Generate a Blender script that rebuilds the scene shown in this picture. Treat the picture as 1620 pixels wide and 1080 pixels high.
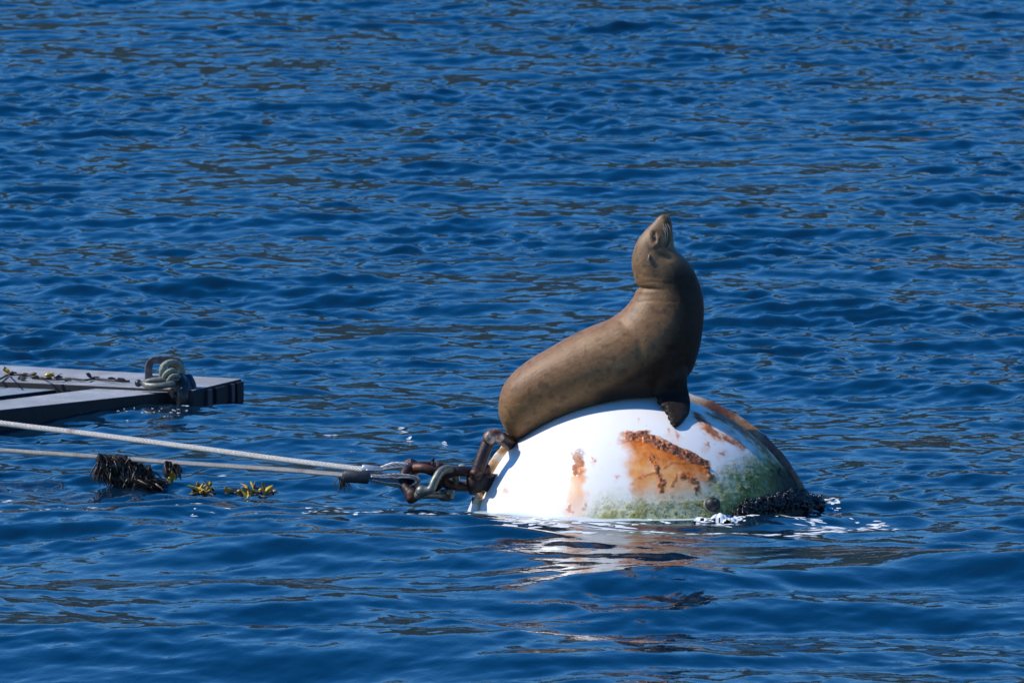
import bpy, math, random
import numpy as np
from mathutils import Vector

for o in list(bpy.data.objects):
    bpy.data.objects.remove(o)
scene = bpy.context.scene
COL = scene.collection
PI = math.pi
rad = math.radians

# ------------------------------------------------------------------ camera
F = 16660.0            # focal length in pixels of the 1620-wide photograph
D0 = 49.0              # distance to the buoy
CH = 4.9               # camera height above the water
PITCH = math.atan(CH / D0) - 258.0 / F
cam = bpy.data.cameras.new('camera')
cam.sensor_width = 36.0
cam.lens = F / 1620.0 * 36.0
cam.clip_start = 1.0
cam.clip_end = 20000.0
cam.dof.use_dof = True
cam.dof.focus_distance = 49.2
cam.dof.aperture_fstop = 15.0
camo = bpy.data.objects.new('camera', cam)
camo.location = (0, 0, CH)
camo.rotation_euler = (PI / 2 - PITCH, 0, 0)
COL.objects.link(camo)
scene.camera = camo

# ------------------------------------------------------------------ light
SUN = np.array([-0.66, 0.03, 0.72]); SUN /= np.linalg.norm(SUN)
world = bpy.data.worlds.new('World')
scene.world = world
world.use_nodes = True
wt = world.node_tree
bg = wt.nodes['Background']
sky = wt.nodes.new('ShaderNodeTexSky')
sky.sky_type = 'NISHITA'
sky.sun_disc = False
sky.sun_elevation = math.asin(SUN[2])
sky.sun_rotation = math.atan2(SUN[0], SUN[1])
sky.altitude = 300
sky.air_density = 1.0
sky.dust_density = 0.15
sky.ozone_density = 3.5
hs = wt.nodes.new('ShaderNodeHueSaturation')      # a polarised, deep blue clear sky
hs.inputs['Saturation'].default_value = 1.42
hs.inputs['Hue'].default_value = .508
wt.links.new(sky.outputs[0], hs.inputs['Color'])
wt.links.new(hs.outputs[0], bg.inputs[0])
bg.inputs[1].default_value = 0.15
sl = bpy.data.lights.new('sun', 'SUN')
sl.energy = 4.2
sl.angle = rad(0.53)
sl.color = (1.0, 0.955, 0.88)
so = bpy.data.objects.new('sun', sl)
so.rotation_euler = Vector(SUN).to_track_quat('Z', 'Y').to_euler()
so.location = tuple(SUN * 60 + np.array([0, 49, 0]))
COL.objects.link(so)

scene.view_settings.view_transform = 'Standard'
scene.view_settings.look = 'None'
scene.view_settings.exposure = 0.24
scene.view_settings.gamma = 1.0
scene.view_settings.use_curve_mapping = False
scene.render.engine = 'CYCLES'
scene.cycles.max_bounces = 6
scene.cycles.use_denoising = True

# ------------------------------------------------------------------ helpers
cp, sp = math.cos(PITCH), math.sin(PITCH)
FWD = np.array([0, cp, -sp]); UPV = np.array([0, sp, cp])


def ray(px, py):
    return FWD + np.array([1.0, 0, 0]) * ((px - 810.0) / F) + UPV * ((540.0 - py) / F)


def W(px, py, Y=D0):
    """world point at distance Y seen at that place of the photograph"""
    d = ray(px, py)
    return np.array([0, 0, CH]) + d * (Y / d[1])


def WZ(px, py, z=0.0):
    """world point at height z"""
    d = ray(px, py)
    return np.array([0, 0, CH]) + d * ((z - CH) / d[2])


def hash3(ix, iy, iz, seed):
    h = (ix * 374761393 + iy * 668265263 + iz * 2147483647 + seed * 1274126177) & 0xFFFFFFFF
    h = ((h ^ (h >> 13)) * 1274126177) & 0xFFFFFFFF
    h = (h ^ (h >> 16)) & 0xFFFFFFFF
    return h.astype(np.float64) / 4294967295.0


def vnoise(P, scale, seed=0):
    q = np.asarray(P, dtype=np.float64) * scale + 1000.0
    i = np.floor(q).astype(np.int64); f = q - i
    f = f * f * (3 - 2 * f)
    r = 0
    for dx in (0, 1):
        for dy in (0, 1):
            for dz in (0, 1):
                w = (f[:, 0] if dx else 1 - f[:, 0]) * (f[:, 1] if dy else 1 - f[:, 1]) * (f[:, 2] if dz else 1 - f[:, 2])
                r = r + w * hash3(i[:, 0] + dx, i[:, 1] + dy, i[:, 2] + dz, seed)
    return r


def fbm(P, scale, octs=4, seed=0):
    r = 0; a = 0.5; t = 0
    for k in range(octs):
        r = r + a * vnoise(P, scale * 2 ** k, seed + k * 17); t += a; a *= 0.5
    return r / t


def sstep(a, b, x):
    t = np.clip((x - a) / (b - a), 0, 1)
    return t * t * (3 - 2 * t)


class MB:
    """collects shapes for one mesh"""
    def __init__(s):
        s.v = []; s.f = []

    def add(s, V, Fs):
        n = len(s.v)
        s.v.extend([tuple(p) for p in V])
        s.f.extend([tuple(i + n for i in f) for f in Fs])

    def grid(s, G, closed_u=False, closed_v=False):
        """G: array (n,m,3); faces between rows"""
        G = np.asarray(G); n, m = G.shape[:2]
        Fs = []
        for i in range(n if closed_u else n - 1):
            for j in range(m if closed_v else m - 1):
                i2 = (i + 1) % n; j2 = (j + 1) % m
                Fs.append((i * m + j, i * m + j2, i2 * m + j2, i2 * m + j))
        s.add(G.reshape(-1, 3), Fs)

    def tube(s, pts, r, segs=10, cap=True, flat=None, closed=False):
        P = [np.asarray(p, float) for p in pts]; n = len(P)
        if np.isscalar(r):
            r = [r] * n
        rings = []
        ref = None
        for i in range(n):
            a = P[(i - 1) % n] if (closed or i > 0) else P[i]
            b = P[(i + 1) % n] if (closed or i < n - 1) else P[i]
            t = b - a; t /= (np.linalg.norm(t) + 1e-12)
            if ref is None:
                ref = np.array([0, 0, 1.0]) if abs(t[2]) < .9 else np.array([0, 1.0, 0])
            x = ref - t * np.dot(ref, t); x /= np.linalg.norm(x)
            y = np.cross(t, x); ref = x
            fl = 1.0 if flat is None else flat
            rings.append([P[i] + (x * math.cos(2 * PI * k / segs) + y * fl * math.sin(2 * PI * k / segs)) * r[i] for k in range(segs)])
        base = len(s.v)
        s.grid(np.array(rings), closed_u=closed, closed_v=True)
        if cap and not closed:
            s.f.append(tuple(base + k for k in range(segs))[::-1])
            s.f.append(tuple(base + (n - 1) * segs + k for k in range(segs)))

    def ball(s, c, r, seg=10, rings=6, jit=0.0, rng=None):
        c = np.asarray(c, float); r = np.asarray(r, float) * np.ones(3)
        V = []; Fs = []
        for i in range(rings + 1):
            th = PI * i / rings
            for k in range(seg):
                ph = 2 * PI * k / seg
                j = 1 + (rng.uniform(-jit, jit) if rng else 0)
                V.append(c + r * j * np.array([math.sin(th) * math.cos(ph), math.sin(th) * math.sin(ph), math.cos(th)]))
        for i in range(rings):
            for k in range(seg):
                k2 = (k + 1) % seg
                Fs.append((i * seg + k, (i + 1) * seg + k, (i + 1) * seg + k2, i * seg + k2))
        s.add(V, Fs)

    def mesh(s, name, mat=None, smooth=True):
        me = bpy.data.meshes.new(name)
        me.from_pydata([tuple(map(float, p)) for p in s.v], [], s.f)
        me.validate()
        if mat: me.materials.append(mat)
        if smooth:
            me.polygons.foreach_set('use_smooth', [True] * len(me.polygons))
        me.update()
        return me

    def build(s, name, mat=None, parent=None, smooth=True, bevel=0, org=None):
        me = s.mesh(name, mat, smooth)
        o = bpy.data.objects.new(name, me)
        COL.objects.link(o)
        if parent is not None:
            o.parent = parent
            L = world_loc(parent)
            me.transform(__import__('mathutils').Matrix.Translation(-L))
        elif org is not None:
            L = Vector([float(q) for q in org]); o.location = L
            me.transform(__import__('mathutils').Matrix.Translation(-L))
        if bevel:
            b = o.modifiers.new('bevel', 'BEVEL'); b.width = bevel; b.segments = 2; b.limit_method = 'ANGLE'
        return o


def world_loc(o):
    L = Vector(o.location)
    while o.parent is not None:
        o = o.parent; L = L + Vector(o.location)
    return L


def tag(o, label=None, cat=None, group=None, kind=None):
    if label: o['label'] = label
    if cat: o['category'] = cat
    if group: o['group'] = group
    if kind: o['kind'] = kind
    return o


def empty(name, loc, label, cat, group=None):
    o = bpy.data.objects.new(name, None)
    o.location = tuple(float(q) for q in loc); o.empty_display_size = .1
    COL.objects.link(o)
    return tag(o, label, cat, group)


def catmull(P, n):
    P = np.asarray(P, float); m = len(P)
    Q = np.vstack([2 * P[0] - P[1], P, 2 * P[-1] - P[-2]])
    t = np.linspace(0, m - 1, n); out = []
    for u in t:
        i = min(int(u), m - 2); f = u - i
        a, b, c, d = Q[i], Q[i + 1], Q[i + 2], Q[i + 3]
        out.append(.5 * ((2 * b) + (c - a) * f + (2 * a - 5 * b + 4 * c - d) * f * f + (3 * b - a - 3 * c + d) * f ** 3))
    return np.array(out)


# materials ---------------------------------------------------------
class NT:
    def __init__(s, name):
        s.m = bpy.data.materials.new(name); s.m.use_nodes = True
        s.t = s.m.node_tree; s.b = s.t.nodes['Principled BSDF']

    def n(s, typ, **kw):
        x = s.t.nodes.new(typ)
        for k, v in kw.items():
            if k in x.inputs.keys(): x.inputs[k].default_value = v
            else: setattr(x, k, v)
        return x

    def l(s, a, b): s.t.links.new(a, b)

    def coord(s, sc=(1, 1, 1), which='Object'):
        tc = s.n('ShaderNodeTexCoord'); mp = s.n('ShaderNodeMapping')
        mp.inputs['Scale'].default_value = sc
        s.l(tc.outputs[which], mp.inputs[0]); return mp.outputs[0]

    def noise(s, scale, detail=4, rough=.55, co=None, dist=0):
        x = s.n('ShaderNodeTexNoise'); x.inputs['Scale'].default_value = scale
        x.inputs['Detail'].default_value = detail; x.inputs['Roughness'].default_value = rough
        x.inputs['Distortion'].default_value = dist
        s.l(co if co is not None else s.coord(), x.inputs['Vector']); return x.outputs[0]

    def ramp(s, fac, stops):
        x = s.n('ShaderNodeValToRGB'); e = x.color_ramp.elements
        while len(e) < len(stops): e.new(.5)
        for k, (p, c) in enumerate(stops):
            e[k].position = p; e[k].color = (c[0], c[1], c[2], 1) if not np.isscalar(c) else (c, c, c, 1)
        s.l(fac, x.inputs[0]); return x.outputs[0]

    def mix(s, fac, a, b, blend='MIX'):
        x = s.n('ShaderNodeMix'); x.data_type = 'RGBA'; x.blend_type = blend
        for v, i in ((fac, 0), (a, 6), (b, 7)):
            if isinstance(v, (int, float)): x.inputs[i].default_value = v
            elif isinstance(v, tuple): x.inputs[i].default_value = (v[0], v[1], v[2], 1)
            else: s.l(v, x.inputs[i])
        return x.outputs[2]

    def math(s, op, a, b=0.0, clamp=False):
        x = s.n('ShaderNodeMath'); x.operation = op; x.use_clamp = clamp
        for v, i in ((a, 0), (b, 1)):
            if isinstance(v, (int, float)): x.inputs[i].default_value = v
            else: s.l(v, x.inputs[i])
        return x.outputs[0]

    def bump(s, h, strength=.3, dist=.01):
        x = s.n('ShaderNodeBump'); x.inputs['Strength'].default_value = strength
        x.inputs['Distance'].default_value = dist
        s.l(h, x.inputs['Height']); s.l(x.outputs[0], s.b.inputs['Normal'])

    def col(s, c):
        if isinstance(c, tuple): s.b.inputs['Base Color'].default_value = (c[0], c[1], c[2], 1)
        else: s.l(c, s.b.inputs['Base Color'])

    def set(s, **kw):
        for k, v in kw.items():
            k = k.replace('_', ' ')
            if isinstance(v, (int, float, tuple)): s.b.inputs[k].default_value = v
            else: s.l(v, s.b.inputs[k])

    def attr(s, name):
        x = s.n('ShaderNodeAttribute'); x.attribute_name = name; return x


def set_attr(me, name, data):
    a = me.attributes.new(name, 'FLOAT_COLOR', 'POINT')
    d = np.ones((len(me.vertices), 4), dtype=np.float32)
    d[:, :data.shape[1]] = data
    a.data.foreach_set('color', d.ravel())


# ------------------------------------------------------------------ water
rng = np.random.default_rng(11)
BX = W(1008, 798)[0]                    # buoy centre
R = 288 / 340.0
BC = np.array([BX, D0, -(909.4 - 798) / 340.0])

WAVES = []
for lo, hi, slope, cnt, spread, mean in ((.11, .2, .078, 30, 95, 20), (.2, .4, .090, 26, 85, 12), (.4, .8, .074, 24, 65, 8), (.8, 1.6, .042, 16, 60, 0),
                                    (1.6, 3.2, .032, 10, 50, -8), (3.2, 7., .020, 7, 40, -12)):
    for i in range(cnt):
        lam = lo * (hi / lo) ** rng.uniform(); k = 2 * PI / lam
        th = rad(-90 + mean + rng.normal() * spread * .6)
        WAVES.append((k * math.cos(th), k * math.sin(th), slope * math.sqrt(2 / cnt) / k, rng.uniform(0, 2 * PI), lam))


def wave_height(x, y, cellx=.013, celly=.026):
    x = np.asarray(x, float); y = np.asarray(y, float)
    P = np.stack([x, y, np.zeros_like(x)], 1)
    gust = sstep(.25, .75, fbm(P * np.array([1, .45, 1]), .55, 3, 5))
    gust2 = sstep(.25, .75, fbm(P * np.array([1, .5, 1]), 1.7, 2, 55))
    r = np.hypot(x - BC[0], y - BC[1])
    lee = 1 - .5 * np.exp(-((r - .8) / 2.2) ** 2) * (y < BC[1] + .3)
    shel = 1 - .36 * sstep(48.6, 46.6, y) * (.75 + .5 * vnoise(P, .5, 61)) * (y > 20)      # smoother, heavier water on the near side
    wx = .10 * (vnoise(P, 1.1, 91) - .5) + .03 * (vnoise(P, 4.1, 93) - .5)
    wy = .14 * (vnoise(P, 1.3, 92) - .5) + .04 * (vnoise(P, 4.3, 94) - .5)
    z = np.zeros_like(x)
    for kx, ky, a, ph, lam in WAVES:
        fade = 1 - sstep(1.3, 2.6, np.hypot(kx * cellx, ky * celly))
        s = np.cos(kx * (x + wx) + ky * (y + wy) + ph)
        s = s + .22 * (2 * s * s - 1)          # sharper crests
        if lam < .45:
            m = (.60 + .65 * gust) * (.7 + .5 * gust2) * lee * shel
        elif lam < 1.6:
            m = (.7 + .5 * gust) * (.6 + .4 * shel)
        else:
            m = 1 + 1.0 * (1 - shel) / .5
        z = z + a * fade * m * s
    z += .006 * np.exp(-np.clip(r - .8, 0, 99) / 1.2) * np.cos(2 * PI * r / .26) * (1 - sstep(.05, .1, np.maximum(cellx, celly)))
    # water heaped against the near side of the buoy, and three heavier swells on the near side
    z += .026 * np.exp(-(np.clip(r - .72, 0, 99) / .34) ** 2) * sstep(.15, -.45, y - BC[1])
    for x0_, x1_, yc_, sl_, am_, wd_ in ((.2, 2.6, 45.75, .30, .050, .34), (-2.6, -.6, 47.1, .10, .034, .30), (-2.3, -1.2, 45.2, -.12, .036, .36)):
        yy_ = y - yc_ - sl_ * (x - .5 * (x0_ + x1_)) - .35 * (vnoise(P, .9, 17) - .5)
        z += am_ * np.exp(-(yy_ / wd_) ** 2) * sstep(x0_ - .7, x0_ + .5, x) * (1 - sstep(x1_ - .3, x1_ + 1.2, x))
    return z


def axis_graded(core, far, step0, grow=1.35):
    out = [core]; st = step0
    while out[-1] < far:
        out.append(min(out[-1] + st, far)); st *= grow
    return out[1:]


ns = 540
s_core = np.linspace(-.066, .066, ns)
s_right = np.array(axis_graded(.066, 30, .0005, 1.2))
S = np.concatenate([-s_right[::-1], s_core, s_right])
ys = [41.0]
while ys[-1] < 101:
    ys.append(ys[-1] + .026 * (ys[-1] / 49) ** 1.05)
y_far = axis_graded(ys[-1], 190, .08, 1.08)
y_far += axis_graded(190, 6000, 12, 1.4)
y_near = [41 - q for q in axis_graded(0, 40, .05, 1.12)] + [-q for q in axis_graded(0, 3000, 10, 1.5)]
YS = np.array(sorted(set(y_near + ys + y_far)))
Wd = np.clip(YS, 8, 100)
GX = S[None, :] * Wd[:, None]
GY = np.repeat(YS[:, None], len(S), 1)
nc_ = len(S); cx = np.gradient(GX, axis=1); cy = np.repeat(np.gradient(YS)[:, None], len(S), 1)
Z = wave_height(GX.ravel(), GY.ravel(), cx.ravel(), np.repeat(cy, nc_, 1).ravel() if cy.shape[1] == 1 else cy.ravel())
nv = GX.size; nr, nc = GX.shape
me = bpy.data.meshes.new('water')
me.vertices.add(nv)
me.vertices.foreach_set('co', np.stack([GX.ravel(), GY.ravel(), Z], 1).astype(np.float32).ravel())
idx = np.arange(nv).reshape(nr, nc)
q = np.stack([idx[:-1, :-1], idx[:-1, 1:], idx[1:, 1:], idx[1:, :-1]], -1).reshape(-1, 4)
me.loops.add(q.size); me.loops.foreach_set('vertex_index', q.ravel().astype(np.int32))
me.polygons.add(len(q))
me.polygons.foreach_set('loop_start', (np.arange(len(q)) * 4).astype(np.int32))
me.polygons.foreach_set('loop_total', np.full(len(q), 4, np.int32))
me.polygons.foreach_set('use_smooth', np.ones(len(q), bool))
me.update()
water = bpy.data.objects.new('water', me); COL.objects.link(water)
tag(water, 'rippled deep blue harbour water around the buoy', kind='structure')
ca_ = me.attributes.new('coarse', 'FLOAT', 'POINT')
ca_.data.foreach_set('value', sstep(.05, .16, np.maximum(cx, np.broadcast_to(cy, cx.shape))).ravel().astype(np.float32))
wm = NT('water')
co = wm.coord((1, .55, 1))
n1 = wm.noise(16, 3, .55, co, .6)
n2 = wm.noise(5, 2, .5, co, .4)
h = wm.math('ADD', n1, wm.math('MULTIPLY', n2, .8))
w1 = wm.noise(1.6, 5, .62, wm.coord((1, .8, 1)), .5)
wm.bump(wm.math('ADD', wm.math('MULTIPLY', h, .0024), wm.math('MULTIPLY', wm.math('MULTIPLY', w1, .16), wm.attr('coarse').outputs['Fac'])), 1.0, 1.0)
wm.col((.002, .015, .034))
wm.set(Roughness=.035, IOR=1.34, Specular_Tint=(1, 1, 1, 1))
me.materials.append(wm.m)

# ------------------------------------------------------------------ far shore (reflected in the water)
def terrain(name, x0, x1, nx, y0, y1, ny, hf, mat, label):
    xs = np.linspace(x0, x1, nx); yy = np.linspace(y0, y1, ny)
    X, Y = np.meshgrid(xs, yy)
    P = np.stack([X.ravel(), Y.ravel(), np.zeros(X.size)], 1)
    Zt = hf(P).reshape(X.shape)
    m = MB(); m.grid(np.stack([X, Y, Zt], -1))
    return tag(m.build(name, mat), label, kind='structure')


hm = NT('hillside')
hn = hm.noise(.05, 8, .65); hn2 = hm.noise(.35, 5, .6)
hc = hm.ramp(hn, [(.35, (.003, .014, .006)), (.5, (.006, .022, .010)), (.62, (.012, .026, .012)), (.75, (.008, .026, .012))])
hm.col(hm.mix(hm.math('MULTIPLY', hn2, .7), hc, (.004, .015, .007)))
hm.set(Roughness=.95)
hm.bump(hn2, 1, 3)


def hill_h(P):
    t = (P[:, 1] - 235) / 200
    side = np.clip((fbm(P, .006, 3, 3) - .5) * 3.0 + 1, .45, 1.7)
    z = 62 * sstep(-.25, 1, t) * sstep(-.01, .05, t) * side
    return z + 7 * (fbm(P, .05, 4, 9) - .4) * sstep(-.0, .25, t) - 1.5 * (P[:, 1] < 238)


terrain('hills', -1100, 1100, 240, 235, 560, 40, hill_h, hm.m, 'dark scrub covered hillside across the bay')

cm = NT('cliff_rock')
cn = cm.noise(.25, 7, .65, cm.coord((1, 1, 2.2)))
cm.col(cm.ramp(cn, [(.3, (.09, .06, .045)), (.48, (.38, .27, .2)), (.62, (.62, .47, .37)), (.8, (.30, .21, .15))]))
cm.set(Roughness=.9)
cm.bump(cn, 1, 2)


def cliff_h(P):
    t = (P[:, 1] - 205 - 10 * fbm(P, .05, 3, 22)) / 14
    return 14.5 * sstep(0, 1, t) * sstep(-2, 30, P[:, 0] + 16 * (fbm(P, .07, 2, 4) - .5)) * np.clip(.45 + fbm(P, .045, 4, 8) * 1.1, .3, 1.4) - 1.2


terrain('cliff', -40, 260, 300, 200, 236, 36, cliff_h, cm.m, 'pale sandy cliff at the foot of the hillside')

# ------------------------------------------------------------------ buoy
RNG = random.Random(5)


def s_pt(px, py, off=0.0):
    """point where the line of sight meets the buoy's shell (radius + off)"""
    d = ray(px, py); d = d / np.linalg.norm(d); o = np.array([0, 0, CH]) - BC
    b = np.dot(o, d); c = np.dot(o, o) - (R + off) ** 2
    disc = b * b - c
    t = -b - math.sqrt(max(disc, 0))
    return np.array([0, 0, CH]) + d * t


def pix(P):
    """picture coordinates of points (used to lay stains out on the shell)"""
    q = P - np.array([0, 0, CH])
    z = q @ FWD
    return 810 + F * q[:, 0] / z, 540 - F * (q @ UPV) / z


buoy = empty('mooring_buoy', (BC[0], BC[1], 0), 'big round white buoy with orange rust stains and green algae, half sunk', 'buoy')

nlon, nlat = 660, 270
lat = np.concatenate([np.linspace(0, 1.78, nlat), np.linspace(1.9, PI - .05, 14)])
lon = np.linspace(0, 2 * PI, nlon, endpoint=False)
LA, LO = np.meshgrid(lat, lon, indexing='ij')
N = np.stack([np.sin(LA) * np.cos(LO), np.sin(LA) * np.sin(LO), np.cos(LA)], -1).reshape(-1, 3)
P = BC + N * R
PX, PY = pix(P)
front = (N[:, 1] < .12).astype(float)
nA = fbm(P, 14, 4, 1); nB = fbm(P, 45, 3, 2); nC = fbm(P, 5, 3, 3); nD = vnoise(P, 110, 4)
# warp picture coordinates so that edges wander
ux = PX + 26 * (nA - .5) + 12 * (nB - .5); uy = PY + 20 * (fbm(P, 14, 4, 21) - .5) + 7 * (fbm(P, 45, 3, 22) - .5)


def seg_dist(x, y, pts):
    best = np.full(x.shape, 1e9); tt = np.zeros_like(x); side = np.zeros_like(x)
    L = [0]
    for a, b in zip(pts[:-1], pts[1:]): L.append(L[-1] + math.hypot(b[0] - a[0], b[1] - a[1]))
    for i, (a, b) in enumerate(zip(pts[:-1], pts[1:])):
        dx, dy = b[0] - a[0], b[1] - a[1]; l2 = dx * dx + dy * dy
        t = np.clip(((x - a[0]) * dx + (y - a[1]) * dy) / l2, 0, 1)
        ex = x - a[0] - t * dx; ey = y - a[1] - t * dy
        d = np.hypot(ex, ey); m = d < best
        best = np.where(m, d, best); tt = np.where(m, (L[i] + t * math.sqrt(l2)) / L[-1], tt)
        side = np.where(m, np.sign(dx * ey - dy * ex), side)
    return best, tt, side


core = np.zeros(len(P)); wash = np.zeros(len(P)); deep = np.zeros(len(P))
# large patch: blistered upper edge, orange below fading to ochre
edge = [(992, 684), (1010, 682), (1034, 690), (1060, 702), (1092, 714), (1116, 728), (1131, 747)]
ex = np.array([e[0] for e in edge], float); ey = np.array([e[1] for e in edge], float)
top = np.interp(ux, ex, ey)
below = uy - top
inside = sstep(978, 1004 + .22 * np.clip(uy - 700, 0, 99), ux + (uy - 690) * .06) * (1 - sstep(1126, 1137, ux))
lower = np.interp(ux, [990, 1010, 1050, 1090, 1130], [760, 790, 796, 786, 752])
band = inside * sstep(-4, 1, below)
bw = np.interp(ux, [990, 1040, 1110, 1132], [12, 15, 15, 20])
core = np.maximum(core, band * (1 - sstep(bw * .6, bw * 1.2, below)))
deep = np.maximum(deep, band * (1 - sstep(bw, 58 + 40 * (nC - .5), below)) * sstep(-2, 6, below) * .95)
deep = np.maximum(deep, band * .30 * (1 - sstep(lower - 30, lower, uy)) * sstep(.40, .65, nC + .1))
wash = np.maximum(wash, band * (1 - sstep(lower - 34, lower + 16, uy)) * .95)
for pts, w0, amt in (([(1034, 722), (1040, 745), (1047, 772)], 5, .95), ([(1086, 752), (1097, 762), (1100, 780)], 5, .9), ([(1074, 752), (1060, 766)], 2, .6), ([(1000, 764), (1060, 735), (1110, 722)], 1.6, .5)):
    d, t, s = seg_dist(ux, uy, pts)
    k = front * (1 - sstep(w0 * .5, w0 * 1.6, d + 3 * (nB - .5))) * amt
    core = np.maximum(core, k * (nB > .42) * .9); deep = np.maximum(deep, k)
# second patch with pale streak running down
d, t, s = seg_dist(ux, uy, [(917, 716), (912, 740)])
core = np.maximum(core, .62 * (1 - sstep(5, 12, d)))
wd = np.interp(uy, [712, 740, 780, 825], [9, 14, 22, 30])
st = (1 - sstep(wd * .35, wd, np.abs(ux - np.interp(uy, [712, 825], [916, 908])))) * sstep(712, 728, uy)
deep = np.maximum(deep, st * (1 - sstep(738, 768, uy)) * .75)
wash = np.maximum(wash, st * (1 - .55 * sstep(745, 835, uy)) * .8)
# small spots
for (x, y, rr, a) in ((900, 803, 5, .5), (931, 794, 3.5, .5), (926, 802, 3.5, .45), (906, 808, 3, .4), (800, 777, 4, .35), (1068, 688, 3.5, .5), (1059, 682, 2.5, .5), (938, 728, 2, .5), (974, 757, 2, .4), (1010, 664, 1.5, .4),
                      (1118, 700, 2.5, .8), (1112, 703, 2, .6), (1140, 716, 3, .5)):
    dd = np.hypot(ux - x, uy - y)
    k = 1 - sstep(rr * .6, rr * 1.3, dd)
    core = np.maximum(core, k * a * .8); deep = np.maximum(deep, k * a); wash = np.maximum(wash, (1 - sstep(rr, rr * 3.2, np.hypot(ux - x, (uy - y - rr) * .6))) * a * .5)
# slanting streaks on the right shoulder
for pts, w0, a in (([(1100, 659), (1114, 668), (1126, 680), (1137, 690)], 5.5, 1), ([(1150, 690), (1160, 697), (1173, 710)], 5, .8), ([(1128, 648), (1170, 676), (1212, 716), (1240, 752)], 7, .8)):
    d, t, s = seg_dist(ux, uy, pts)
    ww = w0 * (1 - .45 * t)
    k = 1 - sstep(ww * .5, ww * 1.3, d)
    core = np.maximum(core, k * a * (1 - .4 * t)); deep = np.maximum(deep, (1 - sstep(ww * .8, ww * 1.9, d)) * a * .8)
    wash = np.maximum(wash, (1 - sstep(ww, ww * 3.2, d)) * a * .7)
# algae rising to the right
ab = np.interp(PX, [860, 925, 970, 1040, 1110, 1150, 1200, 1240, 1280], [850, 812, 792, 788, 768, 738, 716, 720, 735])
al = sstep(-26, 34, uy - ab + 30 * (nC - .5)) * sstep(905, 960, PX + 30 * (nA - .5))
grime = al
green = al * sstep(.38, .56, nA * .62 + nB * .38 + .20 * sstep(1080, 1210, PX) + .1 * (PY > 790) - .11)
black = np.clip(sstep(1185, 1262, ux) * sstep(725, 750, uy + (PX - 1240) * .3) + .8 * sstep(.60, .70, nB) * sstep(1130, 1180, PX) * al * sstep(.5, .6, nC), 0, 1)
for arr in (core, deep, wash, green, grime, black):
    arr *= front
# coat on the far side so that it is no clean white from elsewhere
back = 1 - front
core = np.maximum(core, back * sstep(.64, .70, nC) * .8); wash = np.maximum(wash, back * sstep(.52, .70, nC))
green = np.maximum(green, back * sstep(.30, .1, N[:, 2]) * 0 + back * (1 - sstep(.42, .62, N[:, 2] + .3 * (nA - .5))) * sstep(.4, .55, nB))
nE_ = vnoise(P, 75, 44)
core2 = np.clip(core * sstep(.36, .50, nB * .5 + nE_ * .5 + .10 * core), 0, 1)
dmask = np.maximum(sstep(.05, .3, band), (np.hypot((PX - 915) / 16, (PY - 728) / 26) < 1) * 1.0)
al2 = 0
disp = dmask * core2 * core2 * (.001 + .007 * sstep(.35, .8, nD)) * sstep(.0, .3, wash) + green * .003 * nD + .0012 * (nC - .5) + .010 * black * nD
V = P + N * disp[:, None]
me = bpy.data.meshes.new('shell')
me.vertices.add(len(V) + 1)
Vall = np.vstack([V, BC + np.array([0, 0, -R])]) - np.array([BC[0], BC[1], 0])
me.vertices.foreach_set('co', Vall.astype(np.float32).ravel())
nl = len(lat); idx = np.arange(nl * nlon).reshape(nl, nlon); nx_ = np.roll(idx, -1, 1)
q = np.stack([idx[:-1], idx[1:], nx_[1:], nx_[:-1]], -1).reshape(-1, 4)
me.loops.add(q.size); me.loops.foreach_set('vertex_index', q.ravel().astype(np.int32))
me.polygons.add(len(q)); me.polygons.foreach_set('loop_start', (np.arange(len(q)) * 4).astype(np.int32))
me.polygons.foreach_set('loop_total', np.full(len(q), 4, np.int32)); me.polygons.foreach_set('use_smooth', np.ones(len(q), bool))
me.update(); me.validate()
z1 = np.zeros((1, 3))
set_attr(me, 'rust', np.vstack([np.stack([core2, deep, wash], 1), z1]))
set_attr(me, 'growth', np.vstack([np.stack([green, grime, black], 1), z1]))
shell = bpy.data.objects.new('shell', me); COL.objects.link(shell); shell.parent = buoy

bm_ = NT('buoy_paint')
ru = bm_.n('ShaderNodeSeparateColor'); bm_.l(bm_.attr('rust').outputs['Color'], ru.inputs[0])
gr = bm_.n('ShaderNodeSeparateColor'); bm_.l(bm_.attr('growth').outputs['Color'], gr.inputs[0])
fine = bm_.noise(60, 6, .7); mid = bm_.noise(16, 6, .65); big = bm_.noise(3, 5, .6)
streak = bm_.noise(26, 5, .6, bm_.coord((1, 1, .12)))
c = bm_.ramp(big, [(.3, (.80, .77, .72)), (.7, (.85, .83, .79))])
spk = bm_.ramp(bm_.noise(38, 3, .5), [(.70, 0.0), (.76, 1.0)])
c = bm_.mix(bm_.math('MULTIPLY', spk, .45), c, (.42, .36, .28))
wf = bm_.math('MULTIPLY', ru.outputs[2], bm_.math('ADD', .55, bm_.math('MULTIPLY', streak, .8)), True)
c = bm_.mix(wf, c, bm_.ramp(mid, [(.35, (.86, .40, .085)), (.65, (.74, .25, .03))]))
df = bm_.math('MULTIPLY', ru.outputs[1], bm_.math('ADD', .5, bm_.math('MULTIPLY', mid, 1.0)), True)
c = bm_.mix(df, c, bm_.ramp(streak, [(.35, (.80, .22, .015)), (.65, (.46, .085, .008))]))
gf = bm_.math('MULTIPLY', gr.outputs[1], bm_.math('ADD', .55, bm_.math('MULTIPLY', mid, .8)), True)
c = bm_.mix(gf, c, bm_.ramp(mid, [(.35, (.56, .54, .30)), (.65, (.40, .39, .15))]))
gf2 = bm_.math('MULTIPLY', gr.outputs[0], bm_.ramp(fine, [(.38, .35), (.55, 1.0)]), True)
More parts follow.
